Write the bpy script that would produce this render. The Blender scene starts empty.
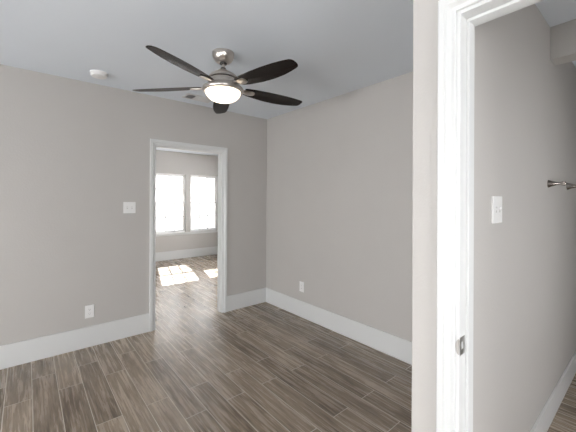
import bpy, bmesh, math, random
from mathutils import Vector, Matrix
random.seed(4)
PI = math.pi
S = bpy.context.scene
C = S.collection

# ------------------------------------------------------------ dimensions (metres)
YB = 3.589          # back wall face
XR = 2.609          # right wall face
HC = 2.584          # ceiling
T = 0.118           # wall thickness
XD = 1.08           # doorway wall, room face
YW = 0.465          # bathroom side of the wing wall
YW2 = YW + T
XL, YF = -2.7, -3.4 # left and front walls (behind the camera)
YFAR = 7.5
BX1, BY0 = 4.3, -1.6
FX0, FX1 = 0.2, 4.7
BBH = 0.2

# ------------------------------------------------------------ camera, world, sun, lights, exposure
H = 1.45
F_PX, YAW, V0, ROLL = 311.91, math.radians(39.957), 199.38, math.radians(0.235)
cam_d = bpy.data.cameras.new('camera'); cam = bpy.data.objects.new('camera', cam_d); C.objects.link(cam)
cam_d.sensor_width = 36.0; cam_d.sensor_fit = 'HORIZONTAL'
cam_d.lens = 36.0 * F_PX / 576.0
cam_d.shift_y = -(216.0 - V0) / 576.0
cam_d.clip_start = 0.02; cam_d.clip_end = 200
cam.location = (0, 0, H)
cam.matrix_world = Matrix.Translation((0, 0, H)) @ Matrix.Rotation(-YAW, 4, 'Z') @ Matrix.Rotation(PI/2, 4, 'X') @ Matrix.Rotation(ROLL, 4, 'Z')
S.camera = cam

S.view_settings.view_transform = 'Standard'
S.view_settings.look = 'None'
S.view_settings.gamma = 1.0
S.view_settings.use_curve_mapping = False
S.view_settings.exposure = -0.2

W = bpy.data.worlds.new('world'); S.world = W; W.use_nodes = True
bg = W.node_tree.nodes['Background']
bg.inputs[0].default_value = (0.955, 0.955, 0.965, 1); bg.inputs[1].default_value = 15.0

sd = bpy.data.lights.new('sun', 'SUN'); sun = bpy.data.objects.new('sun', sd); C.objects.link(sun)
sd.energy = 42; sd.angle = math.radians(0.55); sd.color = (1.0, 0.96, 0.9)
sdir = Vector((-0.253, -1.0, -1.031*math.tan(math.radians(40.2))))
sun.rotation_euler = sdir.to_track_quat('-Z', 'Y').to_euler()
sun.location = (6, 16, 12)

def area(name, loc, direction, sx, sy, power, col):
    d = bpy.data.lights.new(name, 'AREA'); d.shape = 'RECTANGLE'; d.size = sx; d.size_y = sy
    d.energy = power; d.color = col
    o = bpy.data.objects.new(name, d); C.objects.link(o); o.location = loc
    o.rotation_euler = Vector(direction).to_track_quat('-Z', 'Z').to_euler()
    return o
# daylight enters through the windows; portals only guide the sampling of the sky through each opening
def portal(loc, direction, sx, sy):
    o = area('daylight_portal', loc, direction, sx, sy, 1, (1, 1, 1)); o.data.cycles.is_portal = True
portal((XL-0.06, -0.9, 1.0), (1, 0, 0), 2.1, 1.5)
portal((XL-0.06, 2.0, 1.0), (1, 0, 0), 1.7, 1.5)
portal((-0.7, YF-0.06, 1.0), (0, 1, 0), 2.0, 1.5)
portal((FX1+0.06, 5.6, 1.40), (-1, 0, 0), 2.4, 1.7)
portal((2.15, BY0-0.06, 1.15), (0, 1, 0), 1.5, 0.8)
for px in (2.63, 3.485): portal((px, YFAR+0.16, 1.35), (0, -1, 0), 0.74, 1.41)

# ------------------------------------------------------------ materials
def mat(name, col=(0.8,0.8,0.8), rough=0.5, metal=0.0, bump=None, bump_scale=200, var=0.0, spec=None, emit=None, estr=0):
    m = bpy.data.materials.new(name); m.use_nodes = True
    nt = m.node_tree; b = nt.nodes['Principled BSDF']
    b.inputs['Base Color'].default_value = (*col, 1); b.inputs['Roughness'].default_value = rough
    b.inputs['Metallic'].default_value = metal
    if spec is not None: b.inputs['Specular IOR Level'].default_value = spec
    if emit: b.inputs['Emission Color'].default_value = (*emit, 1); b.inputs['Emission Strength'].default_value = estr
    tc = nt.nodes.new('ShaderNodeTexCoord')
    if var:
        n = nt.nodes.new('ShaderNodeTexNoise'); n.inputs['Scale'].default_value = 2.5; n.inputs['Detail'].default_value = 5
        r = nt.nodes.new('ShaderNodeMapRange'); r.inputs[3].default_value = 1-var; r.inputs[4].default_value = 1+var
        mx = nt.nodes.new('ShaderNodeVectorMath'); mx.operation = 'SCALE'; mx.inputs[0].default_value = col
        nt.links.new(tc.outputs['Object'], n.inputs['Vector']); nt.links.new(n.outputs['Fac'], r.inputs[0])
        nt.links.new(r.outputs[0], mx.inputs['Scale']); nt.links.new(mx.outputs[0], b.inputs['Base Color'])
    if bump:
        n = nt.nodes.new('ShaderNodeTexNoise'); n.inputs['Scale'].default_value = bump_scale; n.inputs['Detail'].default_value = 4
        n.inputs['Roughness'].default_value = 0.6
        bp = nt.nodes.new('ShaderNodeBump'); bp.inputs['Strength'].default_value = bump; bp.inputs['Distance'].default_value = 0.002
        nt.links.new(tc.outputs['Object'], n.inputs['Vector']); nt.links.new(n.outputs['Fac'], bp.inputs['Height'])
        nt.links.new(bp.outputs[0], b.inputs['Normal'])
    return m
M_wall = mat('greige_wall_paint', (0.50, 0.482, 0.460), 0.62, bump=0.55, bump_scale=70, var=0.03)
M_ceil = mat('ceiling_paint', (0.735, 0.785, 0.84), 0.8, bump=0.5, bump_scale=60, var=0.015)
M_trim = mat('white_trim_paint', (0.68, 0.69, 0.685), 0.33, var=0.01)
M_vinyl = mat('white_vinyl', (0.85, 0.85, 0.85), 0.4)
M_plate = mat('white_plastic', (0.83, 0.83, 0.82), 0.3)
M_slot = mat('dark_slot', (0.05, 0.05, 0.05), 0.6)
M_nickel = mat('brushed_nickel', (0.60, 0.56, 0.52), 0.28, 1.0, bump=0.15, bump_scale=300)
M_bronze = mat('satin_nickel_dark', (0.42, 0.38, 0.35), 0.25, 1.0)
M_black = mat('black_metal', (0.03, 0.025, 0.022), 0.4)
M_ground = mat('pale_ground', (0.55, 0.53, 0.48), 0.9, var=0.1)
M_metalplate = mat('strike_steel', (0.45, 0.44, 0.42), 0.3, 1.0)

def glass_mat():
    m = bpy.data.materials.new('window_glass'); m.use_nodes = True; nt = m.node_tree
    for n in list(nt.nodes): nt.nodes.remove(n)
    o = nt.nodes.new('ShaderNodeOutputMaterial'); t = nt.nodes.new('ShaderNodeBsdfTransparent'); g = nt.nodes.new('ShaderNodeBsdfGlossy')
    g.inputs['Roughness'].default_value = 0.02
    f = nt.nodes.new('ShaderNodeFresnel'); f.inputs[0].default_value = 1.35
    mx = nt.nodes.new('ShaderNodeMixShader'); nt.links.new(f.outputs[0], mx.inputs[0]); nt.links.new(t.outputs[0], mx.inputs[1])
    nt.links.new(g.outputs[0], mx.inputs[2]); nt.links.new(mx.outputs[0], o.inputs[0]); return m
M_glass = glass_mat()

def screen_mat():
    m = bpy.data.materials.new('insect_screen_mesh'); m.use_nodes = True; nt = m.node_tree
    for n in list(nt.nodes): nt.nodes.remove(n)
    o = nt.nodes.new('ShaderNodeOutputMaterial'); t = nt.nodes.new('ShaderNodeBsdfTransparent'); g = nt.nodes.new('ShaderNodeBsdfDiffuse')
    g.inputs[0].default_value = (0.25, 0.25, 0.26, 1)
    mx = nt.nodes.new('ShaderNodeMixShader'); mx.inputs[0].default_value = 0.22
    nt.links.new(t.outputs[0], mx.inputs[1]); nt.links.new(g.outputs[0], mx.inputs[2]); nt.links.new(mx.outputs[0], o.inputs[0]); return m
M_screen = screen_mat()

def bowl_mat():
    m = bpy.data.materials.new('frosted_lit_glass'); m.use_nodes = True; nt = m.node_tree; b = nt.nodes['Principled BSDF']
    b.inputs['Base Color'].default_value = (0.9, 0.88, 0.83, 1); b.inputs['Roughness'].default_value = 0.35
    b.inputs['Emission Color'].default_value = (1.0, 0.83, 0.62, 1); b.inputs['Emission Strength'].default_value = 2.6
    return m
M_bowl = bowl_mat()

def blade_mat():
    m = bpy.data.materials.new('espresso_blade_wood'); m.use_nodes = True; nt = m.node_tree; b = nt.nodes['Principled BSDF']
    tc = nt.nodes.new('ShaderNodeTexCoord'); mp = nt.nodes.new('ShaderNodeMapping'); mp.inputs['Scale'].default_value = (3, 60, 20)
    n = nt.nodes.new('ShaderNodeTexNoise'); n.inputs['Scale'].default_value = 1.0; n.inputs['Detail'].default_value = 6
    cr = nt.nodes.new('ShaderNodeValToRGB')
    cr.color_ramp.elements[0].position = 0.3; cr.color_ramp.elements[0].color = (0.007, 0.005, 0.004, 1)
    cr.color_ramp.elements[1].position = 0.75; cr.color_ramp.elements[1].color = (0.018, 0.012, 0.010, 1)
    nt.links.new(tc.outputs['Object'], mp.inputs[0]); nt.links.new(mp.outputs[0], n.inputs['Vector'])
    nt.links.new(n.outputs['Fac'], cr.inputs[0]); nt.links.new(cr.outputs[0], b.inputs['Base Color'])
    b.inputs['Roughness'].default_value = 0.22; b.inputs['IOR'].default_value = 1.25; b.inputs['Specular IOR Level'].default_value = 0.4
    return m
M_blade = blade_mat()

def floor_mat():
    m = bpy.data.materials.new('wood_look_tile'); m.use_nodes = True; nt = m.node_tree; b = nt.nodes['Principled BSDF']; L = nt.links.new
    def N(t, **k):
        n = nt.nodes.new(t)
        for a, v in k.items(): setattr(n, a, v)
        return n
    def mth(op, a, c=None, d=None):
        n = N('ShaderNodeMath', operation=op)
        for i, v in enumerate((a, c, d)):
            if v is None: continue
            if isinstance(v, (int, float)): n.inputs[i].default_value = v
            else: L(v, n.inputs[i])
        return n.outputs[0]
    tc = N('ShaderNodeTexCoord'); sp = N('ShaderNodeSeparateXYZ'); L(tc.outputs['Object'], sp.inputs[0])
    x, y = sp.outputs[0], sp.outputs[1]
    PW, PL = 0.1535, 0.914
    rx = mth('DIVIDE', mth('ADD', x, 0.118 + 40*PW), PW); row = mth('FLOOR', rx); fx = mth('SUBTRACT', rx, row)
    par = mth('MODULO', row, 2.0)
    ry = mth('DIVIDE', mth('SUBTRACT', mth('SUBTRACT', y, 2.918 - 20*PL), mth('MULTIPLY', par, 0.305)), PL)
    colm = mth('FLOOR', ry); fy = mth('SUBTRACT', ry, colm)
    dx = mth('MULTIPLY', mth('MINIMUM', fx, mth('SUBTRACT', 1.0, fx)), PW)
    dy = mth('MULTIPLY', mth('MINIMUM', fy, mth('SUBTRACT', 1.0, fy)), PL)
    dd = mth('MINIMUM', dx, dy)
    gr = N('ShaderNodeMapRange'); gr.inputs[1].default_value = 0.0014; gr.inputs[2].default_value = 0.0025
    gr.inputs[3].default_value = 1; gr.inputs[4].default_value = 0; L(dd, gr.inputs[0])
    cv = N('ShaderNodeCombineXYZ'); L(row, cv.inputs[0]); L(colm, cv.inputs[1])
    wn = N('ShaderNodeTexWhiteNoise', noise_dimensions='3D'); L(cv.outputs[0], wn.inputs['Vector'])
    # grain coordinates shifted per plank
    sc = N('ShaderNodeVectorMath', operation='SCALE'); L(wn.outputs['Color'], sc.inputs[0]); sc.inputs['Scale'].default_value = 37.0
    ad = N('ShaderNodeVectorMath', operation='ADD'); L(tc.outputs['Object'], ad.inputs[0]); L(sc.outputs[0], ad.inputs[1])
    mp = N('ShaderNodeMapping'); mp.inputs['Scale'].default_value = (52, 2.4, 1); L(ad.outputs[0], mp.inputs[0])
    n1 = N('ShaderNodeTexNoise'); n1.inputs['Scale'].default_value = 1; n1.inputs['Detail'].default_value = 7; n1.inputs['Roughness'].default_value = 0.62
    n1.inputs['Distortion'].default_value = 0.45; L(mp.outputs[0], n1.inputs['Vector'])
    mp2 = N('ShaderNodeMapping'); mp2.inputs['Scale'].default_value = (9, 1.6, 1); L(ad.outputs[0], mp2.inputs[0])
    n2 = N('ShaderNodeTexNoise'); n2.inputs['Scale'].default_value = 1; n2.inputs['Detail'].default_value = 3; n2.inputs['Distortion'].default_value = 1.6
    L(mp2.outputs[0], n2.inputs['Vector'])
    mp3 = N('ShaderNodeMapping'); mp3.inputs['Scale'].default_value = (130, 9, 1); L(ad.outputs[0], mp3.inputs[0])
    n3 = N('ShaderNodeTexNoise'); n3.inputs['Scale'].default_value = 1; n3.inputs['Detail'].default_value = 3; L(mp3.outputs[0], n3.inputs['Vector'])
    g = mth('ADD', mth('MULTIPLY', n1.outputs['Fac'], 0.48), mth('ADD', mth('MULTIPLY', n2.outputs['Fac'], 0.26), mth('MULTIPLY', n3.outputs['Fac'], 0.26)))
    g = mth('ADD', g, mth('MULTIPLY', mth('SUBTRACT', wn.outputs['Value'], 0.5), 0.10))
    cr = N('ShaderNodeValToRGB'); L(g, cr.inputs[0]); e = cr.color_ramp.elements
    e[0].position = 0.375; e[0].color = (0.112, 0.080, 0.055, 1)
    e[1].position = 0.61; e[1].color = (0.43, 0.350, 0.268, 1)
    q = e.new(0.47); q.color = (0.238, 0.184, 0.134, 1)
    q = e.new(0.56); q.color = (0.330, 0.262, 0.196, 1)
    mx = N('ShaderNodeMix', data_type='RGBA'); L(gr.outputs[0], mx.inputs[0]); L(cr.outputs[0], mx.inputs[6]); mx.inputs[7].default_value = (0.66, 0.61, 0.54, 1)
    L(mx.outputs[2], b.inputs['Base Color'])
    rr = N('ShaderNodeMapRange'); L(n1.outputs['Fac'], rr.inputs[0]); rr.inputs[3].default_value = 0.22; rr.inputs[4].default_value = 0.32; b.inputs['Specular IOR Level'].default_value = 0.75
    rg = mth('ADD', rr.outputs[0], mth('MULTIPLY', gr.outputs[0], 0.4)); L(rg, b.inputs['Roughness'])
    bp = N('ShaderNodeBump'); bp.inputs['Strength'].default_value = 0.35; bp.inputs['Distance'].default_value = 0.0015
    hh = mth('SUBTRACT', mth('MULTIPLY', g, 0.15), gr.outputs[0]); L(hh, bp.inputs['Height']); L(bp.outputs[0], b.inputs['Normal'])
    return m
M_floor = floor_mat()

def siding_mat():
    m = bpy.data.materials.new('pale_lap_siding'); m.use_nodes = True; nt = m.node_tree; b = nt.nodes['Principled BSDF']
    b.inputs['Base Color'].default_value = (0.5, 0.5, 0.5, 1); b.inputs['Roughness'].default_value = 0.7
    return m
M_siding = siding_mat()

# ------------------------------------------------------------ helpers
def add_box(bm, x0, x1, y0, y1, z0, z1):
    v = [bm.verts.new(p) for p in ((x0,y0,z0),(x1,y0,z0),(x1,y1,z0),(x0,y1,z0),(x0,y0,z1),(x1,y0,z1),(x1,y1,z1),(x0,y1,z1))]
    for f in ((3,2,1,0),(4,5,6,7),(0,1,5,4),(1,2,6,5),(2,3,7,6),(3,0,4,7)): bm.faces.new([v[i] for i in f])
def boxes(*bs):
    bm = bmesh.new()
    for b in bs: add_box(bm, *b)
    return bm
def obj(name, bm, m, parent=None, bevel=0, smooth=False, seg=2):
    me = bpy.data.meshes.new(name)
    bmesh.ops.recalc_face_normals(bm, faces=bm.faces); bm.to_mesh(me); bm.free()
    o = bpy.data.objects.new(name, me); C.objects.link(o); me.materials.append(m)
    if parent: o.parent = parent
    if bevel:
        b = o.modifiers.new('bevel', 'BEVEL'); b.width = bevel; b.segments = seg; b.limit_method = 'ANGLE'; b.angle_limit = math.radians(40)
    if smooth:
        for p in me.polygons: p.use_smooth = True
    return o
def struct(name, bm, m, **k):
    o = obj(name, bm, m, **k); o['kind'] = 'structure'; return o
def thing(name, label, cat, loc, rot=(0,0,0), group=None):
    o = bpy.data.objects.new(name, None); C.objects.link(o); o.location = loc; o.rotation_euler = rot
    o.empty_display_size = 0.1
    o['label'] = label; o['category'] = cat
    if group: o['group'] = group
    return o
def sroot(name):
    o = bpy.data.objects.new(name, None); C.objects.link(o); o['kind'] = 'structure'; return o
def lathe(prof, n=48, bm=None, mtx=None):
    bm = bm or bmesh.new(); rings = []
    for r, z in prof:
        if r < 1e-6: ring = [bm.verts.new((0,0,z))]
        else: ring = [bm.verts.new((r*math.cos(2*PI*i/n), r*math.sin(2*PI*i/n), z)) for i in range(n)]
        rings.append(ring)
    for a, b in zip(rings, rings[1:]):
        if len(a) == 1 and len(b) == 1: continue
        for i in range(n):
            j = (i+1) % n
            if len(a) == 1: bm.faces.new((a[0], b[j], b[i]))
            elif len(b) == 1: bm.faces.new((a[i], a[j], b[0]))
            else: bm.faces.new((a[i], a[j], b[j], b[i]))
    if mtx is not None:
        vs = [v for r in rings for v in r]
        bmesh.ops.transform(bm, matrix=mtx, verts=vs)
    return bm
def autosmooth(o, ang=35):
    for p in o.data.polygons: p.use_smooth = True
    m = o.modifiers.new('edge_split', 'EDGE_SPLIT'); m.split_angle = math.radians(ang)

def wall_with_hole(axis, a0, a1, t0, t1, holes, ztop=HC):
    """slab along an axis ('x' or 'y') from a0 to a1, thickness t0..t1, rectangular holes (h0,h1,z0,z1) sorted"""
    cells = []; cur = a0
    for h0, h1, z0, z1 in holes:
        cells.append((cur, h0, 0, ztop))
        if z0 > 0: cells.append((h0, h1, 0, z0))
        if z1 < ztop: cells.append((h0, h1, z1, ztop))
        cur = h1
    cells.append((cur, a1, 0, ztop))
    bm = bmesh.new()
    for c0, c1, z0, z1 in cells:
        if axis == 'x': add_box(bm, c0, c1, t0, t1, z0, z1)
        else: add_box(bm, t0, t1, c0, c1, z0, z1)
    return bm

def casing_bm(axis, plane, sgn, a0, a1, zt, prof, zb=0.0):
    """mitred U-shaped casing round an opening a0..a1 up to zt; prof = [(outward offset, thickness)]"""
    bm = bmesh.new(); cols = []
    for off, th in prof:
        t = plane + sgn*th
        pts = [(a0-off, zb), (a0-off, zt+off), (a1+off, zt+off), (a1+off, zb)]
        cols.append([bm.verts.new((p, t, z) if axis == 'x' else (t, p, z)) for p, z in pts])
    for a, b in zip(cols, cols[1:]):
        for i in range(3): bm.faces.new((a[i], a[i+1], b[i+1], b[i]))
    a, b = cols[0], cols[-1]
    for i in range(3): bm.faces.new((a[i], b[i], b[i+1], a[i+1]))
    bm.faces.new([c[0] for c in cols]); bm.faces.new([c[3] for c in cols])
    return bm

# colonial casing: thin inner edge, bead, cove, thick back band
def cas_prof(w):
    k = w/0.055
    return [(0, 0.0), (0, 0.0085), (0.0015*k, 0.0105), (0.006*k, 0.0110), (0.0075*k, 0.0060), (0.0095*k, 0.0060), (0.015*k, 0.0085), (0.021*k, 0.0150),
            (0.0245*k, 0.0195), (0.030*k, 0.0200), (0.033*k, 0.0185), (0.036*k, 0.0200), (0.052*k, 0.0205), (w, 0.0185), (w, 0.0)]

# ------------------------------------------------------------ structure: floor, ceiling, walls
struct('floor', boxes((XL-T, FX1+T, YF-T, YFAR+0.2, -0.12, 0.0)), M_floor)
struct('ceiling', boxes((XL-T, FX1+T, YF-T, YFAR+0.2, HC, HC+0.14)), M_ceil)

DO0, DO1, DOZ = 1.098, 1.910, 2.042      # far door opening (inside of jamb)
J = 0.018
struct('wall_back', wall_with_hole('x', XL, FX1, YB, YB+T, [(DO0-J, DO1+J, 0, DOZ+J)]), M_wall)
struct('wall_right', boxes((XR, XR+T, YW2, YB, 0, HC)), M_wall)
NY1, NZ = 0.418, 2.0555; NY0 = NY1-0.71    # near door opening, inside of jamb
struct('wall_partition', boxes((XD, BX1, YW, YW2, 0, HC)), M_wall, bevel=0.004)
struct('wall_doorway', wall_with_hole('y', YF, YW, XD, XD+T, [(NY0-J, NY1+J, 0, NZ+J)]), M_wall)
struct('wall_left', wall_with_hole('y', YF, YB, XL-T, XL, [(-1.95, 0.15, 0.25, 1.75), (1.15, 2.85, 0.25, 1.75)]), M_wall)
struct('wall_front', wall_with_hole('x', XL-T, XD+T, YF-T, YF, [(-1.7, 0.3, 0.25, 1.75)]), M_wall)
struct('wall_bathroom_end', boxes((BX1, BX1+T, BY0-T, YW2, 0, HC)), M_wall)
struct('wall_bathroom_front', wall_with_hole('x', XD+T, BX1, BY0-T, BY0, [(1.4, 2.9, 0.75, 1.55)]), M_wall)
struct('trim_header', boxes((XR+0.012, XR+0.150, BY0, YW, 2.369, HC)), M_wall, bevel=0.003)
FT = 0.17
WZ0, WZ1 = 0.640, 2.052
WIN = [(2.262, 3.003), (3.120, 3.861)]
struct('wall_far', wall_with_hole('x', FX0-T, FX1+T, YFAR, YFAR+FT, [(a, b, WZ0, WZ1) for a, b in WIN]), M_wall)
struct('wall_far_left', boxes((FX0-T, FX0, YB+T, YFAR, 0, HC)), M_wall)
struct('wall_far_right', wall_with_hole('y', YB, YFAR, FX1, FX1+T, [(4.4, 6.8, 0.55, 2.25)]), M_wall)

# baseboards
def bb_x(x0, x1, y, s, h=BBH):   # runs along x on face y, protruding s
    t = 0.014*s
    return boxes((x0, x1, min(y, y+t), max(y, y+t), 0, h))
def bb_y(y0, y1, x, s, h=BBH):
    t = 0.014*s
    return boxes((min(x, x+t), max(x, x+t), y0, y1, 0, h))
CW = 0.0545; RV = 0.011
bl = bb_x(XL, DO0-RV-CW, YB, -1); add_box(bl, DO1+RV+CW, XR, YB-0.014, YB, 0, BBH)
struct('baseboard_back', bl, M_trim, bevel=0.003)
struct('baseboard_right', bb_y(YW2, YB-0.014, XR, -1), M_trim, bevel=0.003)
struct('baseboard_partition', bb_x(XD+0.0, XR-0.014, YW2, 1), M_trim, bevel=0.003)
struct('baseboard_bathroom', bb_x(XD+T+0.02, BX1, YW, -1, 0.158), M_trim, bevel=0.003)
struct('baseboard_left', bb_y(YF, YB-0.014, XL, 1), M_trim, bevel=0.003)
struct('baseboard_far', bb_x(FX0, FX1, YFAR, -1, 0.205), M_trim, bevel=0.003)
struct('baseboard_front', bb_x(XL+0.014, XD-0.014, YF, 1), M_trim, bevel=0.003)
struct('baseboard_doorway', bb_y(YF, NY0-RV-CW, XD, -1), M_trim, bevel=0.003)

# ------------------------------------------------------------ doorways (cased openings)
def jamb_bm(axis, p0, p1, a0, a1, zt):
    bm = bmesh.new()
    def A(c0, c1, z0, z1):
        if axis == 'x': add_box(bm, c0, c1, p0, p1, z0, z1)
        else: add_box(bm, p0, p1, c0, c1, z0, z1)
    A(a0-J, a0, 0, zt); A(a1, a1+J, 0, zt); A(a0-J, a1+J, zt, zt+J)
    return bm
def stop_bm(axis, p0, p1, a0, a1, zt, t=0.0095):
    bm = bmesh.new()
    def A(c0, c1, z0, z1):
        if axis == 'x': add_box(bm, c0, c1, p0, p1, z0, z1)
        else: add_box(bm, p0, p1, c0, c1, z0, z1)
    A(a0, a0+t, 0, zt-t); A(a1-t, a1, 0, zt-t); A(a0, a1, zt-t, zt)
    return bm
d1 = sroot('door_1')
obj('door_jamb', jamb_bm('x', YB-0.001, YB+T+0.001, DO0, DO1, DOZ), M_trim, d1, bevel=0.0015)
obj('door_stop', stop_bm('x', YB+0.040, YB+0.078, DO0, DO1, DOZ), M_trim, d1, bevel=0.0015)
obj('casing', casing_bm('x', YB, -1, DO0-RV, DO1+RV, DOZ+RV, cas_prof(CW)), M_trim, d1)
obj('casing', casing_bm('x', YB+T, 1, DO0-RV, DO1+RV, DOZ+RV, cas_prof(CW)), M_trim, d1)
d2 = sroot('door_2')
obj('door_jamb', jamb_bm('y', XD-0.001, XD+T+0.001, NY0, NY1, NZ), M_trim, d2, bevel=0.0015)
obj('door_stop', stop_bm('y', XD+0.048, XD+0.090, NY0, NY1, NZ), M_trim, d2, bevel=0.0015)
obj('casing', casing_bm('y', XD, -1, NY0-RV, NY1+RV, NZ+RV, cas_prof(CW)), M_trim, d2)
obj('casing', casing_bm('y', XD+T, 1, NY0-RV, NY1+RV, NZ+RV, [(0,0),(0,0.010),(0.034,0.012),(0.034,0)]), M_trim, d2)
# strike plate let into the jamb with its curved lip reaching over the jamb edge
def strike():
    bm = bmesh.new(); n = 14; z0, hh = 0.972, 0.0285
    yj = NY1 - 0.0012
    # plate on the jamb face with a latch hole
    x0, x1 = XD+0.002, XD+0.040
    zs = [z0-hh, z0-0.013, z0+0.013, z0+hh]; xs = [x0, XD+0.012, XD+0.028, x1]
    for i in range(3):
        for j in range(3):
            if i == 1 and j == 1: continue
            add_box(bm, xs[i], xs[i+1], yj, NY1+0.0002, zs[j], zs[j+1])
    # curved lip on the jamb edge (round D shape facing the room)
    pts = []
    for k in range(n+1):
        a = -PI/2 + PI*k/n
        pts.append((NY1 + 0.0105*math.cos(a)**0.8 if math.cos(a) > 0 else NY1, z0 + 0.025*math.sin(a)))
    f0 = [bm.verts.new((XD-0.0035, y, z)) for y, z in pts]; f1 = [bm.verts.new((XD-0.001, y, z)) for y, z in pts]
    bm.faces.new(f0); bm.faces.new(list(reversed(f1)))
    for i in range(n+1):
        j = (i+1) % (n+1); bm.faces.new((f0[i], f1[i], f1[j], f0[j]))
    return bm
so = obj('strike_plate', strike(), M_metalplate, d2); so['label'] = 'brushed steel strike plate'

# ------------------------------------------------------------ windows
def window(idx, x0, x1, yin, z0, z1, screen=True):
    """double-hung unit set into the far wall; yin = plane of the frame's room face"""
    r = sroot('window_%d' % idx); r.location = (0, 0, 0)
    zm = (z0+z1)/2 + 0.01; fr = 0.022; sw = 0.026
    obj('window_frame', boxes((x0, x0+fr, yin, yin+0.07, z0, z1), (x1-fr, x1, yin, yin+0.07, z0, z1),
        (x0+fr, x1-fr, yin, yin+0.07, z1-fr, z1), (x0+fr, x1-fr, yin, yin+0.07, z0, z0+fr)), M_vinyl, r, bevel=0.002)
    for nm, a, b, yy in (('lower_sash', z0+fr, zm+0.018, yin+0.010), ('upper_sash', zm-0.018, z1-fr, yin+0.038)):
        xa, xb = x0+fr, x1-fr; y1 = yy+0.026
        bm = boxes((xa, xa+sw, yy, y1, a, b), (xb-sw, xb, yy, y1, a, b), (xa+sw, xb-sw, yy, y1, b-0.036, b), (xa+sw, xb-sw, yy, y1, a, a+0.036))
        s = obj(nm, bm, M_vinyl, r, bevel=0.002)
        ga, gb = a+0.036, b-0.036; gx0, gx1 = xa+sw, xb-sw
        mb = bmesh.new()
        for k in (1, 2):
            xx = gx0 + (gx1-gx0)*k/3; add_box(mb, xx-0.011, xx+0.011, yy+0.006, yy+0.020, ga, gb)
        zz = (ga+gb)/2; w3 = (gx1-gx0)/3
        for k in range(3): add_box(mb, gx0+w3*k+(0.011 if k else 0), gx0+w3*(k+1)-(0.011 if k < 2 else 0), yy+0.006, yy+0.020, zz-0.011, zz+0.011)
        obj('muntins', mb, M_vinyl, s)
        obj('pane', boxes((gx0, gx1, yy+0.011, yy+0.014, ga, gb)), M_glass, s)
    if screen:
        obj('insect_screen', boxes((x0+fr, x1-fr, yin+0.0665, yin+0.0675, z0+fr, zm)), M_screen, r)
    return r
for i, (a, b) in enumerate(WIN): window(i+1, a, b, YFAR+0.03, WZ0, WZ1)
# continuous sill and apron under both far windows
sl = boxes((WIN[0][0]-0.06, WIN[1][1]+0.06, YFAR-0.035, YFAR, WZ0-0.028, WZ0-0.003), (WIN[0][0]-0.04, WIN[1][1]+0.04, YFAR-0.014, YFAR, WZ0-0.062, WZ0-0.028))
struct('trim_far_sill', sl, M_trim, bevel=0.002)
# unseen windows, simple fixed units placed and sized to light the rooms
def unseen_window(idx, axis, a0, a1, p0, p1, z0, z1):
    r = sroot('window_%d' % idx); f = 0.05
    def B(c0, c1, q0, q1, za, zb): return (c0, c1, q0, q1, za, zb) if axis == 'x' else (q0, q1, c0, c1, za, zb)
    m = (a0+a1)/2
    obj('window_frame', boxes(B(a0, a0+f, p0, p1, z0, z1), B(a1-f, a1, p0, p1, z0, z1), B(a0+f, a1-f, p0, p1, z1-f, z1),
        B(a0+f, a1-f, p0, p1, z0, z0+f), B(m-0.025, m+0.025, p0, p1, z0+f, z1-f)), M_vinyl, r, bevel=0.002)
    obj('pane', boxes(B(a0+f, a1-f, (p0+p1)/2-0.002, (p0+p1)/2+0.002, z0+f, z1-f)), M_glass, r)
unseen_window(3, 'y', -1.95, 0.15, XL-0.112, XL-0.072, 0.25, 1.75)
unseen_window(4, 'y', 1.15, 2.85, XL-0.112, XL-0.072, 0.25, 1.75)
unseen_window(5, 'x', -1.7, 0.3, YF-0.112, YF-0.072, 0.25, 1.75)
unseen_window(6, 'y', 4.4, 6.8, FX1+0.072, FX1+0.112, 0.55, 2.25)  # unseen side opening added to brighten the far room
unseen_window(7, 'x', 1.4, 2.9, BY0-0.112, BY0-0.072, 0.75, 1.55)  # unseen opening added to brighten the bathroom wall

# ------------------------------------------------------------ outside
struct('ground', boxes((-30, 40, YFAR+0.2, 40, -0.32, -0.2)), M_ground)
hb = sroot('house_wall'); hb.location = (4.5, 13.0, -0.2)
bm = bmesh.new()
for k in range(31):   # lap siding, each course tilted
    z = k*0.17
    v = [bm.verts.new(p) for p in ((-4, -0.02, z), (5, -0.02, z), (5, 0.0, z+0.17), (-4, 0.0, z+0.17), (-4, 0.2, z), (5, 0.2, z), (5, 0.2, z+0.17), (-4, 0.2, z+0.17))]
    for f in ((3,2,1,0),(4,5,6,7),(0,1,5,4),(1,2,6,5),(2,3,7,6),(3,0,4,7)): bm.faces.new([v[i] for i in f])
obj('siding', bm, M_siding, hb)
bm = bmesh.new()
vs = [bm.verts.new(p) for p in ((-4.3,-0.1,5.27),(5.3,-0.1,5.27),(5.3,2.2,5.9),(-4.3,2.2,5.9),(-4.3,-0.1,5.35),(5.3,-0.1,5.35),(5.3,2.2,5.98),(-4.3,2.2,5.98))]
for f in ((3,2,1,0),(4,5,6,7),(0,1,5,4),(1,2,6,5),(2,3,7,6),(3,0,4,7)): bm.faces.new([vs[i] for i in f])
obj('roof', bm, M_siding, hb)
obj('sun_blocker', boxes((0.06, 1.1, 0.5, 1.2, 5.4, 6.80)), M_siding, hb, bevel=0.01)  # unseen block added to keep sun off part of the right-hand patch

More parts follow.
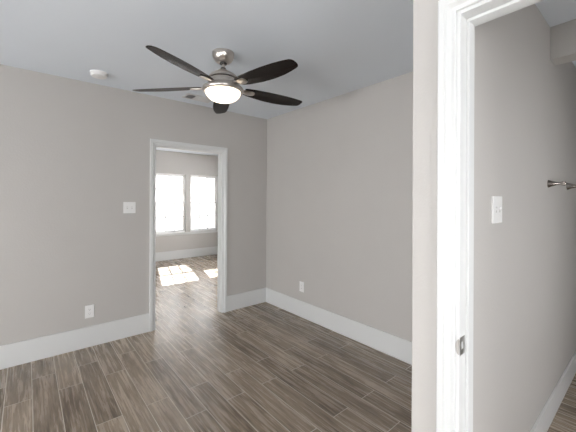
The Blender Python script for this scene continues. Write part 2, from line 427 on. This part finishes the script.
# ------------------------------------------------------------ ceiling fan
FCX, FCY = 1.166, 2.180
fan = thing('ceiling_fan', 'brushed nickel ceiling fan with five dark blades and a lit frosted bowl', 'ceiling fan', (FCX, FCY, HC))
def Z(z): return z - HC
o = obj('canopy', lathe([(0.0, Z(2.583)), (0.083, Z(2.583)), (0.084, Z(2.574)), (0.083, Z(2.560)), (0.077, Z(2.540)), (0.065, Z(2.520)), (0.047, Z(2.507)), (0.030, Z(2.502)), (0.0, Z(2.502))]), M_nickel, fan); autosmooth(o, 50)
o = obj('hanger_collar', lathe([(0.0, Z(2.506)), (0.029, Z(2.505)), (0.027, Z(2.495)), (0.018, Z(2.490)), (0.0, Z(2.490))], 32), M_black, fan); autosmooth(o)
o = obj('downrod', lathe([(0.0, Z(2.52)), (0.0125, Z(2.52)), (0.0125, Z(2.452)), (0.0, Z(2.452))], 24), M_nickel, fan); autosmooth(o)
o = obj('rod_coupling', lathe([(0.0, Z(2.466)), (0.019, Z(2.466)), (0.021, Z(2.455)), (0.021, Z(2.446)), (0.0, Z(2.446))], 32), M_black, fan); autosmooth(o)
o = obj('motor_housing', lathe([(0.0, Z(2.452)), (0.028, Z(2.451)), (0.040, Z(2.445)), (0.050, Z(2.436)), (0.060, Z(2.430)), (0.084, Z(2.419)), (0.102, Z(2.405)), (0.113, Z(2.392)), (0.116, Z(2.380)), (0.110, Z(2.378)), (0.0, Z(2.378))]), M_nickel, fan); autosmooth(o, 50)
o = obj('flywheel', lathe([(0.0, Z(2.379)), (0.104, Z(2.379)), (0.104, Z(2.371)), (0.0, Z(2.371))]), M_black, fan); autosmooth(o)
o = obj('switch_housing', lathe([(0.0, Z(2.372)), (0.110, Z(2.372)), (0.114, Z(2.367)), (0.114, Z(2.345)), (0.120, Z(2.328)), (0.140, Z(2.315)), (0.154, Z(2.308)), (0.157, Z(2.298)), (0.155, Z(2.284)), (0.148, Z(2.279)), (0.0, Z(2.285))], 64), M_nickel, fan); autosmooth(o, 50)
prof = []
for k in range(15):
    a = PI/2*k/14; prof.append((0.136*math.cos(a)**0.85 if k < 14 else 0.0, Z(2.286 - 0.084*math.sin(a))))
o = obj('lamp_bowl', lathe([(0.0, Z(2.286)), (0.134, Z(2.288))] + prof, 64), M_bowl, fan, smooth=True); o['label'] = 'frosted glass bowl glowing warm white'

def blade_bm():
    # local +X outwards, width along Y, top and bottom surfaces with a slight camber
    bm = bmesh.new(); n = 40; r0, r1 = 0.175, 0.722; th = 0.0055; rings = []
    KW = [(0, 0.040), (0.04, 0.050), (0.15, 0.061), (0.35, 0.072), (0.55, 0.075), (0.72, 0.070), (0.85, 0.060), (0.93, 0.051), (0.97, 0.045), (0.99, 0.036), (1.0, 0.022)]
    def halfw(t):
        for (a, wa), (b, wb) in zip(KW, KW[1:]):
            if t <= b + 1e-9: return wa + (wb-wa)*(t-a)/(b-a)
        return KW[-1][1]
    ny = 6
    for i in range(n+1):
        t = i/n
        t = 1-(1-t)**1.35
        r = r0 + (r1-r0)*t; w = halfw(t); skew = 0.006*math.sin(PI*t)
        top, bot = [], []
        for j in range(ny+1):
            y = -w + 2*w*j/ny; cz = -0.006*(y/0.075)**2
            edge = 0.45 if j in (0, ny) else 1.0
            top.append(bm.verts.new((r, y+skew, cz + th/2*edge))); bot.append(bm.verts.new((r, y+skew, cz - th/2*edge)))
        rings.append(top + bot[::-1])
    m = len(rings[0])
    for a, b in zip(rings, rings[1:]):
        for i in range(m): bm.faces.new((a[i], a[(i+1) % m], b[(i+1) % m], b[i]))
    bm.faces.new(rings[0]); bm.faces.new(rings[-1][::-1])
    return bm
def bracket_bm():
    # curved arm from the flywheel, widening to a rounded plate under the blade root
    bm = bmesh.new()
    st = [(0.085, 0.016, 0.010), (0.115, 0.017, 0.012), (0.145, 0.019, 0.002), (0.170, 0.024, -0.009), (0.195, 0.031, -0.010), (0.225, 0.034, -0.010), (0.245, 0.031, -0.010), (0.258, 0.022, -0.010), (0.263, 0.008, -0.010)]
    rings = []
    for r, w, z in st:
        rings.append([bm.verts.new(p) for p in ((r, -w, z+0.003), (r, -w*0.6, z+0.005), (r, w*0.6, z+0.005), (r, w, z+0.003), (r, w, z-0.001), (r, w*0.6, z-0.005), (r, -w*0.6, z-0.005), (r, -w, z-0.001))])
    for a, b in zip(rings, rings[1:]):
        for i in range(8): bm.faces.new((a[i], a[(i+1) % 8], b[(i+1) % 8], b[i]))
    bm.faces.new(rings[0]); bm.faces.new(rings[-1][::-1])
    return bm
BZ = 2.322
b0 = obj('blade', blade_bm(), M_blade, fan); autosmooth(b0, 40)
k0 = obj('blade_bracket', bracket_bm(), M_nickel, b0); autosmooth(k0, 60); k0['label'] = 'brushed nickel blade bracket'
PITCH = math.radians(-12); DROOP = math.radians(1.0)
for i in range(5):
    if i == 0: b, k = b0, k0
    else:
        b = b0.copy(); C.objects.link(b); k = k0.copy(); C.objects.link(k); k.parent = b
        b.parent = fan
    ang = math.radians(63.5 + 72*i)
    b.matrix_local = Matrix.Translation((0, 0, Z(BZ))) @ Matrix.Rotation(ang, 4, 'Z') @ Matrix.Rotation(DROOP, 4, 'Y') @ Matrix.Rotation(PITCH, 4, 'X')

# ------------------------------------------------------------ smoke detector and vent on the ceiling
sm = thing('smoke_detector', 'round white smoke detector on the ceiling left of the fan', 'smoke detector', (0.495, 3.25, HC))
o = obj('mounting_base', lathe([(0, -0.0005), (0.070, -0.0005), (0.071, -0.006), (0.068, -0.013), (0, -0.013)], 48), M_plate, sm); autosmooth(o)
o = obj('cover', lathe([(0, -0.012), (0.062, -0.013), (0.062, -0.018), (0.066, -0.020), (0.065, -0.030), (0.058, -0.038), (0.040, -0.042), (0.0, -0.043)], 48), M_plate, sm); autosmooth(o)
o = obj('test_button', lathe([(0, -0.042), (0.010, -0.0425), (0.010, -0.045), (0, -0.0455)], 24), M_plate, sm); autosmooth(o)

vt = thing('ceiling_vent', 'rectangular slatted air vent on the ceiling behind the fan', 'vent', (1.47, 3.33, HC))
M_vent = mat('vent_enamel', (0.66, 0.66, 0.66), 0.45)
obj('vent_frame', boxes((-0.155, 0.155, -0.085, -0.065, -0.008, 0), (-0.155, 0.155, 0.065, 0.085, -0.008, 0), (-0.155, -0.135, -0.065, 0.065, -0.008, 0), (0.135, 0.155, -0.065, 0.065, -0.008, 0)), M_vent, vt, bevel=0.002)
obj('duct_opening', boxes((-0.134, 0.134, -0.064, 0.064, -0.0015, -0.0005)), M_slot, vt)
def slat_bm(y, x0, x1, sg):
    bm = bmesh.new(); a = math.radians(32); c, q = 0.0085*math.cos(a), 0.0050*sg
    v = [bm.verts.new(p) for x in (x0, x1) for p in ((x, y-c, -0.0070-q*0.9), (x, y+c, -0.0070+q*0.9), (x, y+c, -0.0060+q*0.9), (x, y-c, -0.0060-q*0.9))]
    for f in ((0,1,2,3),(7,6,5,4),(0,4,5,1),(1,5,6,2),(2,6,7,3),(3,7,4,0)): bm.faces.new([v[i] for i in f])
    return bm
for k in range(8): obj('slat', slat_bm(-0.056 + 0.016*k, -0.134, -0.050, 1), M_vent, vt)
for k in range(8): obj('slat', slat_bm(-0.056 + 0.016*k, -0.044, 0.134, -1), M_vent, vt)
obj('divider', boxes((-0.050, -0.044, -0.065, 0.065, -0.011, -0.002)), M_vent, vt)

# ------------------------------------------------------------ switch plates and outlets (built facing local -Y, on the wall plane y=0)
def plate_bm(w, h, t=0.006):
    return boxes((-w/2, w/2, -t, 0, -h/2, h/2))
def toggle_switch(label, loc, rot, w, gangs, t=0.006, rocker=False):
    r = thing('light_switch', label, 'light switch', loc, rot)
    obj('wall_plate', plate_bm(w, 0.118, t), M_plate, r, bevel=0.0022, seg=3)
    for g in range(gangs):
        cx = (g-(gangs-1)/2)*0.046
        bm = boxes((cx-0.0055, cx+0.0055, -t-0.0008, -t+0.0003, -0.0125, 0.0125))
        obj('toggle_slot', bm, mat_toggle_slot, r)
        bm = bmesh.new()
        v = [bm.verts.new(p) for p in ((cx-0.004,-t,-0.004),(cx+0.004,-t,-0.004),(cx+0.004,-t,0.008),(cx-0.004,-t,0.008),(cx-0.0035,-t-0.009,0.004),(cx+0.0035,-t-0.009,0.004),(cx+0.0035,-t-0.008,0.0105),(cx-0.0035,-t-0.008,0.0105))]
        for f in ((3,2,1,0),(4,5,6,7),(0,1,5,4),(1,2,6,5),(2,3,7,6),(3,0,4,7)): bm.faces.new([v[i] for i in f])
        obj('toggle', bm, M_plate, r, bevel=0.0008)
        for zz in (-0.030, 0.030):
            b = lathe([(0, 0), (0.003, 0), (0.003, 0.0012), (0, 0.0016)], 12, mtx=Matrix.Translation((cx, -t, zz)) @ Matrix.Rotation(PI/2, 4, 'X'))
            obj('screw', b, M_plate, r)
    return r
mat_toggle_slot = mat('ivory_slot', (0.55, 0.54, 0.52), 0.4)  # even grey tone of the slot pieces round the toggles
toggle_switch('white double light switch on the wall left of the far doorway', (0.830, YB, 1.357), (0,0,0), 0.118, 2)
toggle_switch('white double light switch on the bathroom wall beside the near doorway', (1.585, YW, 1.409), (0,0,0), 0.118, 2, t=0.008)

def outlet(label, loc, rot, group=None):
    r = thing('wall_outlet', label, 'outlet', loc, rot)
    obj('wall_plate', plate_bm(0.078, 0.124), M_plate, r, bevel=0.0022, seg=3)
    for zz in (-0.0195, 0.0195):
        n = 24; pts = []
        for k in range(n):
            a = 2*PI*k/n; pts.append((0.017*math.cos(a), max(-0.0135, min(0.0135, 0.017*math.sin(a)))))
        bm = bmesh.new()
        f0 = [bm.verts.new((x, -0.0078, zz+z)) for x, z in pts]; f1 = [bm.verts.new((x, -0.0055, zz+z)) for x, z in pts]
        bm.faces.new(f0); bm.faces.new(f1[::-1])
        for k in range(n): bm.faces.new((f0[k], f1[k], f1[(k+1) % n], f0[(k+1) % n]))
        s = obj('socket', bm, M_plate, r)
        obj('socket_slots', boxes((-0.0075, -0.0055, -0.0082, -0.0075, zz-0.001, zz+0.007), (0.0055, 0.0075, -0.0082, -0.0075, zz-0.001, zz+0.006), (-0.002, 0.002, -0.0082, -0.0075, zz-0.009, zz-0.005)), M_slot, s)
    b = lathe([(0, 0), (0.003, 0), (0.003, 0.0012), (0, 0.0016)], 12, mtx=Matrix.Translation((0, -0.006, 0)) @ Matrix.Rotation(PI/2, 4, 'X'))
    obj('screw', b, M_plate, r)
    return r
outlet('white wall outlet low on the back wall, left of the far doorway', (0.476, YB, 0.345), (0,0,0))
outlet('white wall outlet low on the right wall near the corner', (XR, 2.840, 0.372), (0,0,-PI/2))

# ------------------------------------------------------------ towel bar in the bathroom
tb = thing('towel_bar', 'nickel towel bar with flared posts on the bathroom wall', 'towel bar', (2.575, YW, 1.557))
def post_bm(x):
    return lathe([(0, 0.0), (0.024, 0.0), (0.025, 0.004), (0.022, 0.010), (0.015, 0.026), (0.010, 0.045), (0.0085, 0.060), (0.0085, 0.066), (0, 0.066)], 32,
                 mtx=Matrix.Translation((x, 0, 0)) @ Matrix.Rotation(PI/2, 4, 'X'))
RX = Matrix.Rotation(PI/2, 4, 'Y')
for x in (0.0, 0.637):
    o = obj('post', post_bm(x), M_bronze, tb); autosmooth(o)
    s = -1 if x == 0 else 1
    o2 = obj('finial', lathe([(0, -0.014), (0.010, -0.014), (0.0135, -0.010), (0.0145, 0.0), (0.0135, 0.010), (0.010, 0.014), (0, 0.014)], 24, mtx=Matrix.Translation((x, -0.076, 0)) @ RX), M_bronze, o); autosmooth(o2)
o = obj('bar', lathe([(0, 0.0), (0.008, 0.0), (0.008, 0.637), (0, 0.637)], 24, mtx=Matrix.Translation((0, -0.076, 0)) @ RX), M_bronze, tb); autosmooth(o)
